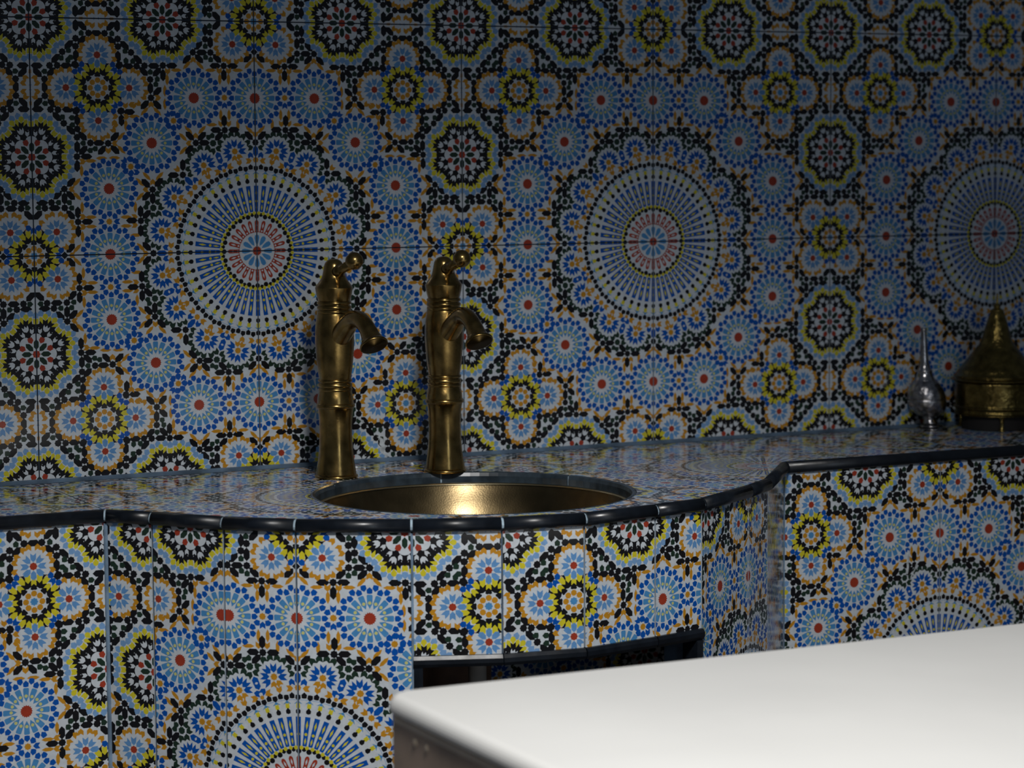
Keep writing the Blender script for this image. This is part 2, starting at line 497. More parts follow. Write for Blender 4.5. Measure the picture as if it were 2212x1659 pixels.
def build_pattern():
    put([(0, 0), (1, 0), (1, 1), (0, 1)], 'white')
    lattice()
    belt()
    Yc = (.708, .708); q = .1388
    for c in ((0, .667), (.280, .667), (.4735, .4735), (.667, .280), (.667, 0)): rosette_B(c)
    for dx, dy, s in ((0, q, 180), (0, -q, 0), (q, 0, 270), (-q, 0, 90)): flower_F((Yc[0] + dx, Yc[1] + dy), s)
    for c, s in (((.9, .1), 135), ((.1, .9), 315)): flower_F(c, s)
    flower_F((.708, 1.045), None); flower_F((1.045, .708), None)
    ring_Y(Yc); ring_Y((1, 0), (0, 90, 180, 270), False); ring_Y((0, 1), (0, 90, 180, 270), False)
    for dx, dy in ((0, q), (0, -q), (q, 0), (-q, 0)): flower_over_Y((Yc[0] + dx, Yc[1] + dy), Yc)
    flower_over_Y((.9, .1), (1, 0)); flower_over_Y((.1, .9), (0, 1))
    for c in ((1, 1), (1, .416), (.416, 1)): rosette_G(c)
    medallion()
build_pattern()

def ccw(p):
    a = sum(p[i][0] * p[(i + 1) % len(p)][1] - p[(i + 1) % len(p)][0] * p[i][1] for i in range(len(p)))
    return p if a > 0 else p[::-1]

def tessellate(region, hole=None):
    """cut the printed pattern by a polygonal region (and an optional hole): 2D verts, tris, slot per tri"""
    us = [p[0] for p in region]; vs = [p[1] for p in region]
    lo = (min(us), min(vs)); hi = (max(us), max(vs))
    V, F, C = [], [], []
    def add(poly, c):
        poly = ccw(poly)
        n = len(V)
        V.extend(Vector(p) for p in poly)
        F.append(list(range(n, n + len(poly))))
        C.append(c)
    add(region, -1)
    if hole: add(hole, -2)
    for poly, col in SHAPES:
        a = [p[0] for p in poly]; b = [p[1] for p in poly]
        if max(a) < lo[0] or min(a) > hi[0] or max(b) < lo[1] or min(b) > hi[1]: continue
        add(poly, SLOTS.index(col))
    rv, re, rf, ov, oe, of = delaunay_2d_cdt(V, [], F, 1, 1e-5)
    tris, cols = [], []
    for f, o in zip(rf, of):
        if 0 not in o: continue
        if hole and 1 in o: continue
        m = max(o)
        c = C[m] if C[m] >= 0 else 0
        tris.append(list(f)); cols.append(c)
    return [(p.x, p.y) for p in rv], tris, cols

def tile_mesh(name, tess, fmap, depth, flip=False):
    """lay a tessellated print in space with fmap(u,v,h); h = 0 face, -depth for the back of the skirt"""
    V2, tris, cols = tess
    used = sorted({i for t in tris for i in t})
    idx = {o: i for i, o in enumerate(used)}
    v = [fmap(V2[o][0], V2[o][1], 0.0) for o in used]
    f = [[idx[i] for i in t] for t in tris]
    cnt = {}
    for t in f:
        for k in range(len(t)):
            a, b = t[k], t[(k + 1) % len(t)]
            if (b, a) in cnt: del cnt[(b, a)]
            else: cnt[(a, b)] = 1
    rim = {}
    for a, b in cnt:
        for i in (a, b):
            if i not in rim:
                rim[i] = len(v)
                v.append(fmap(V2[used[i]][0], V2[used[i]][1], -depth))
    mi = list(cols)
    for a, b in cnt:
        f.append([b, a, rim[a], rim[b]]); mi.append(SKIRT)
    if flip: f = [t[::-1] for t in f]
    me = bpy.data.meshes.new(name)
    me.from_pydata(v, [], f)
    for m in MATS: me.materials.append(m)
    me.polygons.foreach_set('material_index', mi)
    me.update()
    return me

# ================================================================== the room shell
T = 0.30          # tile edge
G = 0.0027        # half joint, in tile units
Z_TOP = -0.290    # worktop surface
Z_FLOOR = -1.10
Z0 = -0.6038      # height of the medallion row on the vanity front
floor = tag(mk('floor', *box_mesh(-2.6, 3.2, -5.2, 0.05, Z_FLOOR - 0.05, Z_FLOOR), M_FLOOR), kind='structure')
wall = tag(mk('wall_back', *box_mesh(-2.4, 3.0, 0.004, 0.12, Z_FLOOR, 1.5), M_GROUT_W), kind='structure')
FULL = tessellate([(G, G), (1 - G, G), (1 - G, 1 - G), (G, 1 - G)])
wall_tile = tile_mesh('tile', FULL, lambda u, v, h: (u * T, -h, v * T), 0.004)
TURN = {(1, 1): 0, (-1, 1): -90, (-1, -1): 180, (1, -1): 90}
for i in range(-8, 10):
    for j in range(-1, 5):
        o = link('tile', wall_tile, wall)
        e, g = i % 2 == 0, j % 2 == 0
        o.rotation_euler = (0, math.radians(TURN[(1 if e else -1, 1 if g else -1)]), 0)
        o.location = ((i if e else i + 1) * T, 0, (j if g else j + 1) * T)

# ================================================================== tiled vanity
van = empty('tiled_vanity', (0.17, -0.28, Z_FLOOR),
            'built-in washstand clad in blue and yellow mosaic tiles with a bowed front', 'vanity')
VO = Vector(van.location)
def vpart(name, me_or_v, f=None, mat=None, parent=None, **kw):
    """mesh given in room coordinates, hung under the vanity (or one of its parts)"""
    if f is None:
        o = link(name, me_or_v, parent or van)
    else:
        o = mk(name, me_or_v, f, mat, parent or van, **kw)
    if parent is None:
        o.location = -VO
    return o

YF = -0.2815
X_L, X_R = -2.1, 2.7
FV = [(-0.300, YF), (-0.258, -0.327), (-0.198, -0.405), (-0.132, -0.464), (-0.016, -0.529), (0.081, -0.5645),
      (0.181, -0.577), (0.287, -0.556), (0.362, -0.537), (0.475, -0.461), (0.530, -0.418), (0.642, YF)]
FRONT = [(X_L, YF)] + FV + [(X_R, YF)]

def offset(poly, d):
    """open polyline moved by d along the outward (room side) mitre normal"""
    out = []
    for i, p in enumerate(poly):
        ns = []
        for a, b in ((i - 1, i), (i, i + 1)):
            if a < 0 or b >= len(poly): continue
            dx, dy = poly[b][0] - poly[a][0], poly[b][1] - poly[a][1]
            L = math.hypot(dx, dy)
            ns.append((dy / L, -dx / L))
        nx, ny = sum(n[0] for n in ns), sum(n[1] for n in ns)
        L = math.hypot(nx, ny)
        nx, ny = nx / L, ny / L
        k = d / max(0.5, nx * ns[0][0] + ny * ns[0][1])
        out.append((p[0] + nx * k, p[1] + ny * k))
    return out

BASIN_C, BASIN_R = (0.150, -0.345), 0.200
def circle(c, r, n=72):
    return [(c[0] + r * math.cos(2 * math.pi * k / n), c[1] + r * math.sin(2 * math.pi * k / n)) for k in range(n)]

def plate(outline, hole, z0, z1):
    V = [Vector(p) for p in ccw(outline)]
    n = len(V)
    H = ccw(hole)
    V += [Vector(p) for p in H]
    rv, re, rf, ov, oe, of = delaunay_2d_cdt(V, [], [list(range(n)), list(range(n, n + len(H)))], 1, 1e-6)
    m = len(rv)
    v = [(p.x, p.y, z1) for p in rv] + [(p.x, p.y, z0) for p in rv]
    f = []
    edges = {}
    for t, o in zip(rf, of):
        if 0 not in o or 1 in o: continue
        f.append(tuple(t))
        f.append(tuple(i + m for i in reversed(t)))
        for k in range(len(t)):
            a, b = t[k], t[(k + 1) % len(t)]
            if (b, a) in edges: del edges[(b, a)]
            else: edges[(a, b)] = 1
    for a, b in edges:
        f.append((b, a, a + m, b + m))
    return v, f

# worktop slab, with the round hole for the basin
out_top = offset(FRONT, -0.006)
slab_outline = [(X_L, -0.001)] + out_top + [(X_R, -0.001)]
slab = vpart('worktop', *plate(slab_outline, circle(BASIN_C, BASIN_R + 0.0015), Z_TOP - 0.045, Z_TOP - 0.0014), M_GROUT)

def clip_rect(poly, x0, x1, y0, y1):
    def side(P, f, g):
        R = []
        for i in range(len(P)):
            a, b = P[i - 1], P[i]
            fa, fb = f(a), f(b)
            if fa >= 0: 
                if not R or R[-1] != a: R.append(a)
            if (fa >= 0) != (fb >= 0):
                t = fa / (fa - fb)
                R.append((a[0] + (b[0] - a[0]) * t, a[1] + (b[1] - a[1]) * t))
        return R
    for f in (lambda p: p[0] - x0, lambda p: x1 - p[0], lambda p: p[1] - y0, lambda p: y1 - p[1]):
        poly = side(poly, f, None)
        if len(poly) < 3: return []
    return poly

top_outline = [(X_L, -0.008)] + offset(FRONT, -0.0045) + [(X_R, -0.008)]
hole_t = circle(BASIN_C, BASIN_R + 0.001)
for i in range(-7, 9):
    for j in (0, 1):                       # j = 0 by the wall, 1 towards the room
        xm = 0.6 * (math.floor(i / 2 + 0.5) if i % 2 else i / 2)
        xm = (i if i % 2 == 0 else i + 1) * T
        su = 1 if i % 2 == 0 else -1
        sv = 1 if j == 0 else -1
        to = lambda p: (su * (p[0] - xm) / T, sv * (p[1] + T) / T)
        reg = clip_rect([to(p) for p in top_outline], G, 1 - G, G, 1 - G)
        if len(reg) < 3: continue
        reg = ccw(reg)
        area = 0.5 * sum(reg[k - 1][0] * reg[k][1] - reg[k][0] * reg[k - 1][1] for k in range(len(reg)))
        if area < 0.002: continue
        near = abs(BASIN_C[0] - (xm + su * T / 2)) < 0.36
        tess = tessellate(reg, [to(p) for p in hole_t] if near else None)
        if not tess[1]: continue
        me = tile_mesh('tile', tess, lambda u, v, h: (xm + su * u * T, -T + sv * v * T, Z_TOP + h), 0.0014, flip=(su * sv < 0))
        vpart('tile', me, parent=slab)

# masonry behind the front tiles, with the open niche under the basin
NICHE = (4, 8)                 # between these corners of the bowed front
Z_N = -0.447
body_o, body_i = offset(FRONT, -0.004), offset(FRONT, -0.055)
bv, bf = [], []
def prism(quad, z0, z1):
    n = len(bv)
    for z in (z0, z1):
        for p in quad: bv.append((p[0], p[1], z))
    bf.extend([(n, n + 3, n + 2, n + 1), (n + 4, n + 5, n + 6, n + 7)])
    for k in range(4):
        a, b = k, (k + 1) % 4
        bf.append((n + a, n + b, n + 4 + b, n + 4 + a))
for k in range(len(FRONT) - 1):
    seg = k - 1
    zb = Z_N - 0.012 if NICHE[0] <= seg < NICHE[1] else Z_FLOOR
    prism([body_o[k], body_o[k + 1], body_i[k + 1], body_i[k]], zb, Z_TOP - 0.012)
front = vpart('front_wall', bv, bf, M_GROUT)

def strip(A, B, uL, uR, v0, v1, zfun, flipv, gap=0.0040):
    """vertical strip of tile between plan points A and B (left to right as seen from the room)"""
    lo, hi = min(uL, uR), max(uL, uR)
    gu = gap * (hi - lo) / max(1e-6, math.hypot(B[0] - A[0], B[1] - A[1]) / T)
    tess = tessellate([(lo + gu, v0), (hi - gu, v0), (hi - gu, v1), (lo + gu, v1)])
    dx, dy = B[0] - A[0], B[1] - A[1]
    L = math.hypot(dx, dy)
    nx, ny = dy / L, -dx / L
    def fm(u, v, h):
        t = (u - uL) / (uR - uL)
        return (A[0] + dx * t + nx * h, A[1] + dy * t + ny * h, zfun(v))
    me = tile_mesh('tile', tess, fm, 0.004, flip=((uR < uL) != flipv))
    return vpart('tile', me, parent=front)

zup = lambda v: Z0 + v * T
zdn = lambda v: Z0 - v * T
V_TOP, V_N = 0.9985, (Z_N - Z0) / T
STRIPS = [(0.794, 1.0), (0.593, 0.265), (0.295, 0.0), (0.0, 0.443), (1.0, 0.656), (1.0, 0.664), (0.668, 0.310),
          (0.322, 0.060), (0.455, 0.0), (0.0, 0.232), (0.232, 0.822)]
for k, (a, b) in enumerate(STRIPS):
    if NICHE[0] <= k < NICHE[1]:
        strip(FV[k], FV[k + 1], a, b, V_N, V_TOP, zup, False)
    else:
        gp = 0.0012 if k >= 9 else 0.0040
        strip(FV[k], FV[k + 1], a, b, G, V_TOP, zup, False, gp)
        strip(FV[k], FV[k + 1], a, b, G, 1 - G, zdn, True, gp)
# straight runs left and right of the bow
def run(x0, x1, x_med):
    """whole and cut tiles on the flat front between x0 and x1; a medallion stands at x_med"""
    k = math.floor((x0 - x_med) / T)
    while x_med + k * T < x1 - 1e-4:
        a, b = max(x0, x_med + k * T), min(x1, x_med + (k + 1) * T)
        um = x_med + (k if k % 2 == 0 else k + 1) * T
        ua, ub = abs(a - um) / T, abs(b - um) / T
        if b - a > 0.01:
            strip((a, YF), (b, YF), ua, ub, G, V_TOP, zup, False, 0.0028)
            strip((a, YF), (b, YF), ua, ub, G, 1 - G, zdn, True)
        k += 1
run(-1.2, -0.300, -0.600)
run(0.642, 2.1, 0.8977)

# dark glazed quarter-round edging, one piece per facet
PROF = [(-0.0050, -0.2898), (-0.0020, -0.2886), (0.0020, -0.2889), (0.0050, -0.2910), (0.0068, -0.2945), (0.0072, -0.2985),
        (0.0064, -0.3017), (0.0040, -0.3038), (-0.0030, -0.3040)]
def edging(name, line, k, prof, mat, gap=0.0014, parent=None):
    """one straight piece of the mitred profile between points k and k+1 of line"""
    A, B = line[k], line[k + 1]
    L = math.hypot(B[0] - A[0], B[1] - A[1])
    tx, ty = (B[0] - A[0]) / L, (B[1] - A[1]) / L
    v, f = [], []
    for e, s in ((k, 1), (k + 1, -1)):
        for d, z in prof:
            q = offset(line, d)[e]
            v.append((q[0] + tx * s * gap, q[1] + ty * s * gap, z))
    n = len(prof)
    for i in range(n):
        j = (i + 1) % n
        f.append((i, n + i, n + j, j))
    f.append(tuple(range(n)))
    f.append(tuple(range(2 * n - 1, n - 1, -1)))
    return vpart(name, v, f, mat, smooth=False)
EDGE = [(-1.2, YF), (-0.78, YF), ] + FV + [(1.10, YF), (1.52, YF), (2.1, YF)]
for k in range(len(EDGE) - 1):
    o = edging('edge_trim', EDGE, k, PROF, M_TRIM)
    for p in o.data.polygons:
        p.use_smooth = len(p.vertices) == 4
core = [(d - 0.0016, z - 0.0012 if z > -0.297 else z + 0.0012) for d, z in PROF]
cv, cf = [], []
ns = len(core)
offs = [offset(EDGE, d) for d, z in core]
for e in range(len(EDGE)):
    for i, (d, z) in enumerate(core): cv.append((*offs[i][e], z))
for e in range(len(EDGE) - 1):
    for i in range(ns - 1):
        cf.append((e * ns + i, (e + 1) * ns + i, (e + 1) * ns + i + 1, e * ns + i + 1))
tag(vpart('grout_bead', cv, cf, M_GROUT_L), 'pale grout showing in the joints of the dark edging')

# caulk along the wall and pale grout down the corner seams
cv, cf = [], []
for x in (X_L, X_R):
    cv += [(x, -0.0005, -0.2850), (x, -0.0022, -0.2868), (x, -0.0055, -0.2890), (x, -0.0085, -0.2898), (x, -0.0005, -0.2915)]
cf = [(i, i + 1, 6 + i, 5 + i) for i in range(4)]
tag(vpart('caulk_bead', cv, cf, new_mat('caulk_blue', (0.085, 0.135, 0.20), rough=0.6, noise=0.4, nscale=25)), 'blue grey caulk where the worktop meets the wall')
for k, w in ((0, 0.0055), (4, 0.0028), (11, 0.0030)):
    p, q = offset(FRONT, 0.0012)[k + 1], offset(FRONT, -0.006)[k + 1]
    v, f = lathe([(w * 0.55, Z_N - 0.30), (w * 0.55, -0.3052)], 10)
    c = ((p[0] + q[0]) / 2 + (p[0] - q[0]) * 0.28, (p[1] + q[1]) / 2 + (p[1] - q[1]) * 0.28)
    vpart('corner_grout', [(a + c[0], b + c[1], z) for a, b, z in v], f, new_mat('corner_grout_blue', (0.16, 0.24, 0.34), rough=0.6, noise=0.3, nscale=40))

# dark trim round the niche
NP = [(-0.004, Z_N + 0.0005), (0.0035, Z_N), (0.0060, Z_N - 0.004), (0.0060, Z_N - 0.009), (0.0035, Z_N - 0.013), (-0.012, Z_N - 0.0135)]
for k in range(NICHE[0], NICHE[1]):
    edging('niche_trim', FV, k, NP, M_TRIM, gap=0.0008)
for k, s in ((NICHE[0], 1), (NICHE[1], -1)):
    A, B = FV[k], FV[k + s]
    L = math.hypot(B[0] - A[0], B[1] - A[1])
    tx, ty = (B[0] - A[0]) / L, (B[1] - A[1]) / L
    nx, ny = (ty * s, -tx * s)
    v, f = [], []
    for z in (Z_FLOOR + 0.001, Z_N - 0.0135):
        for a, b in ((0.001, 0.004), (0.006, 0.006), (0.011, 0.004), (0.012, -0.02), (0.001, -0.02)):
            v.append((A[0] + tx * a + nx * b, A[1] + ty * a + ny * b, z))
    f = [(i, (i + 1) % 5, 5 + (i + 1) % 5, 5 + i) for i in range(5)] + [(4, 3, 2, 1, 0), (5, 6, 7, 8, 9)]
    vpart('niche_trim', v, f, M_TRIM)

# inside the niche: brown board, side cheeks and a back lined with tiles
vpart('niche_board', *box_mesh(-0.02, 0.24, -0.205, -0.19, Z_FLOOR, -0.36), M_WOOD)
vpart('niche_cheek', *box_mesh(-0.05, -0.02, -0.47, -0.02, Z_FLOOR, -0.345), M_CONC)
nb = vpart('niche_back', *box_mesh(0.24, 0.80, -0.060, -0.045, Z_FLOOR, -0.36), M_GROUT)
for x0 in (0.25, 0.55):
    v0 = tile_mesh('tile', FULL, lambda u, v, h: (x0 + (u if x0 < 0.5 else 1 - u) * T, -0.062 + (-h), -0.70 + v * T), 0.002)
    vpart('tile', v0, parent=nb)

# dark edging that lines the basin hole
NB = 7
for k in range(NB):
    a0, a1 = 2 * math.pi * k / NB + 0.006, 2 * math.pi * (k + 1) / NB - 0.006
    v, f = [], []
    sec = [(0.2005, Z_TOP - 0.0008), (0.1985, Z_TOP + 0.0006), (0.1955, Z_TOP - 0.0006), (0.1940, Z_TOP - 0.005), (0.1940, Z_TOP - 0.0135), (0.2005, Z_TOP - 0.0140)]
    m = 14
    for s in range(m + 1):
        a = a0 + (a1 - a0) * s / m + 0.45
        for r, z in sec: v.append((BASIN_C[0] + r * math.cos(a), BASIN_C[1] + r * math.sin(a), z))
    n = len(sec)
    for s in range(m):
        for i in range(n):
            j = (i + 1) % n
            f.append((s * n + i, s * n + j, (s + 1) * n + j, (s + 1) * n + i))
    f += [tuple(range(n)), tuple(m * n + i for i in reversed(range(n)))]
    vpart('basin_trim', v, f, new_mat('basin_trim_glaze', (0.030, 0.045, 0.060), rough=0.3, noise=0.4, nscale=50) if k == 0 else bpy.data.materials['basin_trim_glaze'])

v, f = lathe([(0.1962, Z_TOP - 0.0130), (0.1962, Z_TOP - 0.0012), (0.2004, Z_TOP - 0.0010)], 72)
tag(vpart('grout_ring', [(a + BASIN_C[0], b + BASIN_C[1], z) for a, b, z in v], f[:-2], M_GROUT_L), 'pale grout between the dark pieces round the basin')

# ================================================================== basin
bas = empty('sink_basin', (BASIN_C[0], BASIN_C[1], Z_TOP - 0.15), 'round bronze coloured metal basin sunk into the tiled worktop', 'sink')
BP = smooth_profile([(0.0165, 0.004), (0.060, 0.006), (0.115, 0.022), (0.155, 0.055), (0.178, 0.092), (0.1900, 0.125), (0.1935, 0.1355)], 5)
v, f = lathe(BP + [(0.1955, 0.1360), (0.1960, 0.130)] + [(r + 0.003, z - 0.002) for r, z in reversed(BP)], 96)
mk('bowl', v, f[:-2] if len(f[-1]) > 4 else f, M_BOWL, bas, smooth=True)
v, f = lathe([(0.1905, 0.1345), (0.1912, 0.1362), (0.1930, 0.1368), (0.1940, 0.1355), (0.1935, 0.1340)], 96)
tag(mk('rim', v, f[:-2], new_mat('rim_brass', (0.55, 0.46, 0.28), rough=0.28, metal=1.0), bas, smooth=True), 'thin bright lip of the basin')
mk('drain', *lathe([(0.0200, 0.0052), (0.0200, 0.0075), (0.0170, 0.0085), (0.0120, 0.0060), (0.0004, 0.0058)], 32), M_DARK, bas, smooth=True)

pipe = empty('drain_pipe', (0.153, -0.345, Z_FLOOR), 'grey plastic waste pipe under the basin inside the dark niche', 'pipe')
v, f = lathe([(0.0115, 0.0), (0.0115, 0.655)], 24)
mk('tube', v, f, M_PIPE, pipe, smooth=True)
mk('coupling', *lathe([(0.0118, 0.600), (0.0165, 0.602), (0.0165, 0.630), (0.0118, 0.632)], 24), M_PIPE, pipe)
mk('floor_collar', *lathe([(0.028, 0.0), (0.028, 0.004), (0.0118, 0.010)], 24), M_PIPE, pipe)

# ================================================================== taps
def tap(name, loc, label, turn, kz=1.0, lever_turn=0.0):
    t = empty(name, loc, label, 'faucet', 'pair of antique brass taps behind the basin')
    t.rotation_euler = (0, 0, turn)
    kz = 0.983
    P = lambda nm, prof, sub=4, n=48, mat=M_BRASS: mk(nm, *lathe(smooth_profile([(r, z * kz) for r, z in prof], sub), n), mat, t, smooth=True)
    P('base_flange', [(.0276, 0), (.0276, 0), (.0281, .0015), (.0276, .0035), (.0262, .0042), (.0262, .0042), (.0246, .0050)])
    P('lower_column', [(.0262, .0036), (.0246, .0150), (.0222, .0330), (.0212, .0550), (.0213, .0750), (.0226, .0880), (.0240, .0935)])
    P('column_ring', [(.0236, .0922), (.0250, .0935), (.0253, .0955), (.0246, .0975), (.0236, .0982)])
    P('column_neck', [(.0236, .0975), (.0231, .1050), (.0217, .1120), (.0208, .1165)])
    for z, h in ((.1165, .0018), (.1222, .0026), (.1282, .0018)):
        P('collar_ring', [(.0195, z - h), (.0214, z - h), (.0222, z), (.0214, z + h), (.0195, z + h)], 5)
    P('collar', [(.0198, .1140), (.0198, .1310)])
    P('body', [(.0204, .1295), (.0212, .1350), (.0232, .1500), (.0248, .1700), (.0252, .1850), (.0246, .2000), (.0230, .2130), (.0222, .2165)])
    for z, h in ((.2185, .0020), (.2240, .0022), (.2300, .0018)):
        P('upper_ring', [(.0200, z - h), (.0217, z - h), (.0224, z), (.0217, z + h), (.0200, z + h)], 5)
    P('upper_collar', [(.0203, .2150), (.0203, .2340)])
    P('cap', [(.0206, .2325), (.0216, .2360), (.0232, .2430), (.0242, .2490), (.0240, .2505), (.0218, .2540), (.0182, .2590), (.0155, .2640), (.0140, .2700), (.0130, .2755), (.0116, .2810), (.0088, .2850), (.0045, .2872), (.0004, .2876)], 5)
    # spout: out of the body, over, and down to a flared mouth; local -y is the room
    key = [(0.014, .186), (0.030, .197), (0.046, .2075), (0.060, .2120), (0.074, .2110), (0.086, .2060), (0.095, .1995), (0.1025, .1915), (0.108, .1845)]
    rad = [.0145, .0130, .0118, .0112, .0108, .0106, .0108, .0120, .0155]
    pr = []
    for i in range(len(key) - 1):
        p0, p1, p2, p3 = key[max(i - 1, 0)], key[i], key[i + 1], key[min(i + 2, len(key) - 1)]
        for s in range(4):
            u = s / 4
            q = [0.5 * (2 * b + (c - a) * u + (2 * a - 5 * b + 4 * c - d) * u * u + (3 * b - a - 3 * c + d) * u ** 3) for a, b, c, d in zip(p0, p1, p2, p3)]
            pr.append((q[0], q[1], rad[i] + (rad[i + 1] - rad[i]) * u))
    pr.append((*key[-1], rad[-1]))
    d = Vector((0, -(pr[-1][0] - pr[-2][0]), pr[-1][1] - pr[-2][1])).normalized()
    path = [Vector((0, -a, b * kz)) for a, b, r in pr]
    rr = [r for a, b, r in pr]
    e = path[-1].copy()
    path += [e + d * .0015, e + d * .0035, e + d * .0052, e + d * .0056, e + d * .0050, e - d * .006, e - d * .016]
    rr += [.0172, .0182, .0180, .0168, .0152, .0115, .0085]
    sp = mk('spout', *tube(path[:-3], rr[:-3], 32, cap=False), M_BRASS, t, smooth=True)
    tag(mk('mouth', *tube(path[-4:], rr[-4:], 32), new_mat('spout_inside', (0.06, 0.04, 0.015), rough=0.5, metal=1.0), sp, smooth=True), 'dark inside of the flared spout')
    # lever with a ball knob
    lv = Matrix.Rotation(lever_turn, 4, 'Z')
    a, b = Vector((0, -.006, .2690 * kz)), Vector((0, -.0500, .2825 * kz))
    L = mk('lever', *tube([lv @ a, lv @ a.lerp(b, .28), lv @ a.lerp(b, .34), lv @ a.lerp(b, .42), lv @ b], [.0082, .0084, .0070, .0056, .0066], 24), M_BRASS, t, smooth=True)
    kb = lv @ Vector((0, -.0590, .2865 * kz))
    v, f = lathe(smooth_profile([(.0004, -.0115), (.0059, -.0099), (.0103, -.0050), (.0115, 0), (.0103, .0050), (.0059, .0099), (.0004, .0115)], 4), 32)
    mk('knob', [(x + kb.x, y + kb.y, z + kb.z) for x, y, z in v], f, M_BRASS, L, smooth=True)
    return t
tap('brass_tap', (0.0555, -0.1300, Z_TOP), 'antique brass pillar tap standing in front of the edge of a large wheel medallion', math.radians(4))
tap('brass_tap', (0.2045, -0.1430, Z_TOP), 'antique brass pillar tap whose ball knob covers the lower half of a yellow ringed flower', math.radians(-1))

# ================================================================== vessels on the worktop
sp = empty('rosewater_sprinkler', (1.0605, -0.036, Z_TOP), 'small engraved silver rosewater sprinkler with a thin leaning neck beside the brass pot', 'sprinkler')
lean = lambda z: -0.0180 * (1 - math.exp(-z / 0.055))
S = lambda nm, prof, mat, sub=4: mk(nm, *lathe(smooth_profile([(r * 1.10, z) for r, z in prof], sub), 40, lean), mat, sp, smooth=True)
S('foot', [(.0218, 0), (.0218, 0), (.0215, .0020), (.0160, .0045), (.0150, .0060), (.0105, .0090), (.0100, .0105), (.0080, .0150), (.0080, .0200)], M_SILVER)
S('bulb', [(.0082, .0185), (.0170, .0225), (.0235, .0300), (.0262, .0400), (.0264, .0440), (.0264, .0440), (.0254, .0465), (.0254, .0465), (.0262, .0480), (.0258, .0530), (.0238, .0610), (.0195, .0690), (.0150, .0745)], M_SILVERE)
S('shoulder', [(.0150, .0740), (.0118, .0800), (.0102, .0860), (.0108, .0875), (.0108, .0890), (.0096, .0905)], M_SILVER)
S('neck', [(.0096, .0900), (.0075, .0950), (.0062, .1030), (.0056, .1120), (.0050, .1250), (.0040, .1400), (.0036, .1490)], M_SILVER)
S('tip', [(.0036, .1485), (.0042, .1495), (.0042, .1515), (.0032, .1530), (.0004, .1532)], M_SILVER)

pot = empty('brass_pot', (1.150, -0.074, Z_TOP), 'engraved brass pot with a tall conical lid standing on small feet', 'pot')
Q = lambda nm, prof, mat, sub=4, n=64: mk(nm, *lathe(smooth_profile(prof, sub), n), mat, pot, smooth=True)
for k in range(3):
    a = math.radians(-118 + 120 * k)
    v, f = lathe(smooth_profile([(.0045, 0), (.0045, 0), (.0048, .0020), (.0030, .0060), (.0026, .0120), (.0042, .0200), (.0060, .0240)], 3), 20)
    mk('foot', [(x + .0555 * math.cos(a), y + .0555 * math.sin(a), z) for x, y, z in v], f, M_POTP, pot, smooth=True)
Q('shade_drum', [(.0500, .0005), (.0500, .0005), (.0510, .0100), (.0520, .0225)], M_DARK)  # black drum added to stand in for the deep shade beneath the pot
Q('body', [(.0004, .0215), (.0560, .0220), (.0600, .0235), (.0615, .0260), (.0605, .0290), (.0610, .0310), (.0632, .0330), (.0632, .0350), (.0612, .0370), (.0615, .0500), (.0618, .0640), (.0622, .0700), (.0600, .0730), (.0600, .0730), (.0400, .0735)], M_POT)
lid = Q('lid', [(.0580, .0735), (.0680, .0738), (.0680, .0738), (.0684, .0752), (.0640, .0775), (.0632, .0790), (.0640, .0805), (.0610, .0830), (.0590, .0850), (.0560, .0900), (.0500, .0970), (.0430, .1060), (.0360, .1150), (.0295, .1230), (.0285, .1245), (.0272, .1250), (.0230, .1330), (.0200, .1430), (.0170, .1540), (.0138, .1650), (.0105, .1750), (.0092, .1780)], M_POT)
Q('finial', [(.0096, .1765), (.0098, .1785), (.0062, .1805), (.0046, .1825), (.0058, .1845), (.0040, .1865), (.0022, .1890), (.0018, .1960), (.0012, .2020), (.0004, .2035)], M_POTP)

# ================================================================== white table nearest the viewer
tb = empty('white_table', (0.55, -1.38, Z_FLOOR), 'broad white table with a rounded corner and a brown side panel', 'table')
TX0, TX1, TY0, TY1, ZT = -0.246 - 0.55, 1.75 - 0.55, -1.78 + 1.38, -0.9700 + 1.38, 0.72
def rrect(x0, x1, y0, y1, r, n=8):
    p = []
    for cx, cy, a in ((x1 - r, y1 - r, 0), (x0 + r, y1 - r, 90), (x0 + r, y0 + r, 180), (x1 - r, y0 + r, 270)):
        for k in range(n + 1):
            t = math.radians(a + 90 * k / n)
            p.append((cx + r * math.cos(t), cy + r * math.sin(t)))
    return p
def slab_mesh(levels):
    v, f = [], []
    n = None
    for ins, r, z in levels:
        ring_ = rrect(TX0 + ins, TX1 - ins, TY0 + ins, TY1 - ins, r)
        n = len(ring_)
        v += [(x, y, z) for x, y in ring_]
    for k in range(len(levels) - 1):
        for i in range(n):
            j = (i + 1) % n
            f.append((k * n + i, k * n + j, (k + 1) * n + j, (k + 1) * n + i))
    f.append(tuple(range(n - 1, -1, -1)))
    f.append(tuple((len(levels) - 1) * n + i for i in range(n)))
    return v, f
lip = [(.0110 * (1 - math.cos(t)), .026 - .0095 * (1 - math.cos(t)), ZT - .0130 * (1 - math.sin(t))) for t in [math.pi / 2 * k / 7 for k in range(8)]]
mk('table_top', *slab_mesh([(.0060, .022, ZT - .0195), (.0016, .025, ZT - .0175)] + lip), M_TTOP, tb, smooth=False)
mk('edge_band', *slab_mesh([(.0060, .022, ZT - .0270), (.0030, .024, ZT - .0260), (.0030, .024, ZT - .0195)]), M_TEDGE, tb, smooth=False)
mk('side_panel', *box_mesh(TX0 + .003, TX0 + .028, TY0 + .02, TY1 - .022, 0, ZT - .0265), M_TSIDE, tb)
mk('side_panel', *box_mesh(TX1 - .028, TX1 - .003, TY0 + .02, TY1 - .022, 0, ZT - .0265), M_TSIDE, tb)
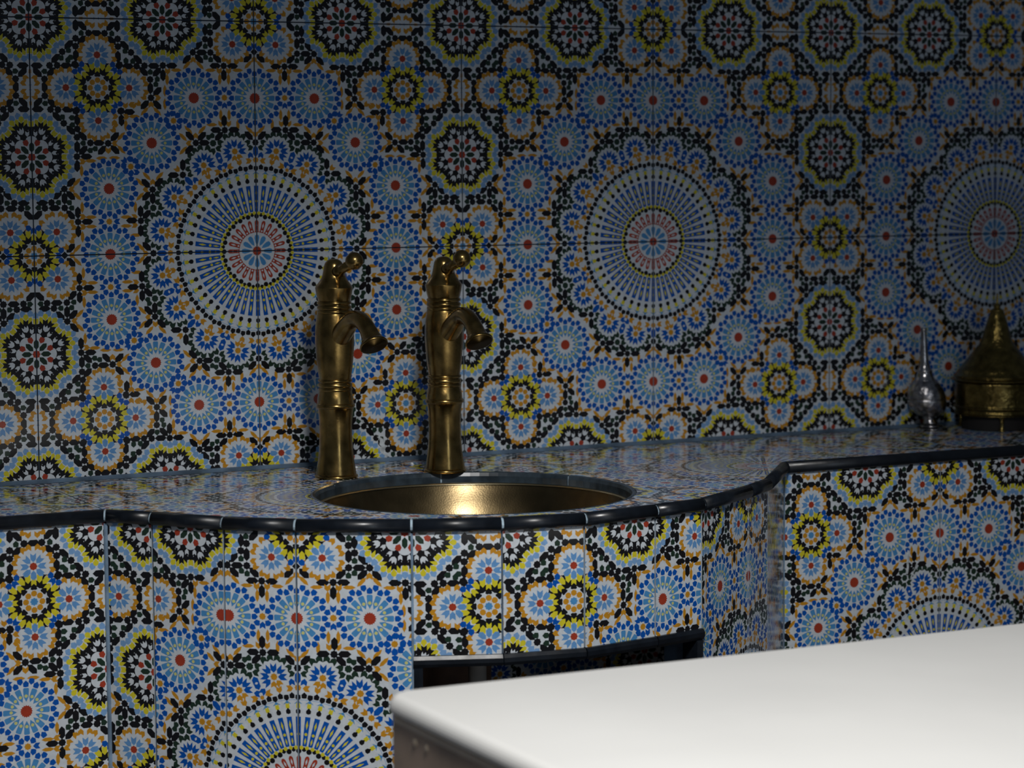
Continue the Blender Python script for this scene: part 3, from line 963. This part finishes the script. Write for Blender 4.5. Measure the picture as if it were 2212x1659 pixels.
M_STUD = new_mat('stud_grey', (.62, .52, .40), rough=.5)
for y in (-1.043, -1.0687):
    v, f = lathe([(.0042, 0), (.0038, .0006), (.0022, .0011), (.0004, .0013)], 16)
    mk('stud', [(TX0 + .003 - z, y + 1.38 + a, ZT - .0350 + b) for a, b, z in v], f, M_STUD, tb)

# ================================================================== smears of plaster on the tiles
M_SMEAR = new_mat('dried_plaster', (.50, .54, .57), rough=.8, noise=.3, nscale=200)
def smear(name, parent, pts, y, w, loc):
    """a dried dribble lying on an upright tile face: pts are (x, z)"""
    v, f = [], []
    n = len(pts)
    for i, (x, z) in enumerate(pts):
        k = w * (.35 + .65 * math.sin(math.pi * (i + .6) / (n + .2))) * random.uniform(.8, 1.2)
        v += [(x - k, y, z), (x, y - .0006, z), (x + k, y, z)]
    for i in range(n - 1):
        for j in (0, 1):
            f.append((3 * i + j, 3 * i + j + 1, 3 * i + 4 + j, 3 * i + 3 + j))
    o = mk(name, v, f, M_SMEAR, parent, smooth=True)
    return o
def lerp_pts(a, b, n=6, wob=.001):
    return [(a[0] + (b[0] - a[0]) * i / n + random.uniform(-wob, wob), a[1] + (b[1] - a[1]) * i / n) for i in range(n + 1)]
smear('plaster_smear', front, lerp_pts((.8450, -.4240), (.8440, -.4570)), YF - .0002, .0022, None)
smear('plaster_smear', front, lerp_pts((.8630, -.4370), (.8480, -.4655)), YF - .0002, .0014, None)
smear('plaster_smear', wall, lerp_pts((.1730, -.2560), (.1835, -.2840), 8, .004), -.0002, .0040, None)
smear('plaster_smear', wall, lerp_pts((.1390, -.2265), (.1500, -.2360)), -.0002, .0022, None)

# ================================================================== crumbs of plaster by the taps
M_CRUMB = new_mat('plaster', (.72, .76, .80), rough=.85)
for x, y, s, lab in ((.1143, -.0569, 1.0, 'largest white plaster crumb on the worktop between the two brass taps'),
                     (.1976, -.0516, .8, 'white plaster crumb behind the brass tap with its knob over a yellow ring'),
                     (.1310, -.1112, .5, 'small white plaster crumb near the rim of the basin between the taps'),
                     (.1235, -.0640, .45, 'tiny plaster chip lying beside the largest white crumb')):
    bm = bmesh.new()
    bmesh.ops.create_icosphere(bm, subdivisions=1, radius=.0032 * s)
    for w in bm.verts:
        w.co *= random.uniform(.75, 1.2); w.co.z = max(w.co.z * .7, -.0012 * s)
    me = bpy.data.meshes.new('plaster_crumb')
    bm.to_mesh(me); bm.free()
    me.materials.append(M_CRUMB)
    o = link('plaster_crumb', me)
    o.location = (x, y, Z_TOP + .0012 * s)
    tag(o, lab, 'crumb', 'plaster crumbs by the taps')
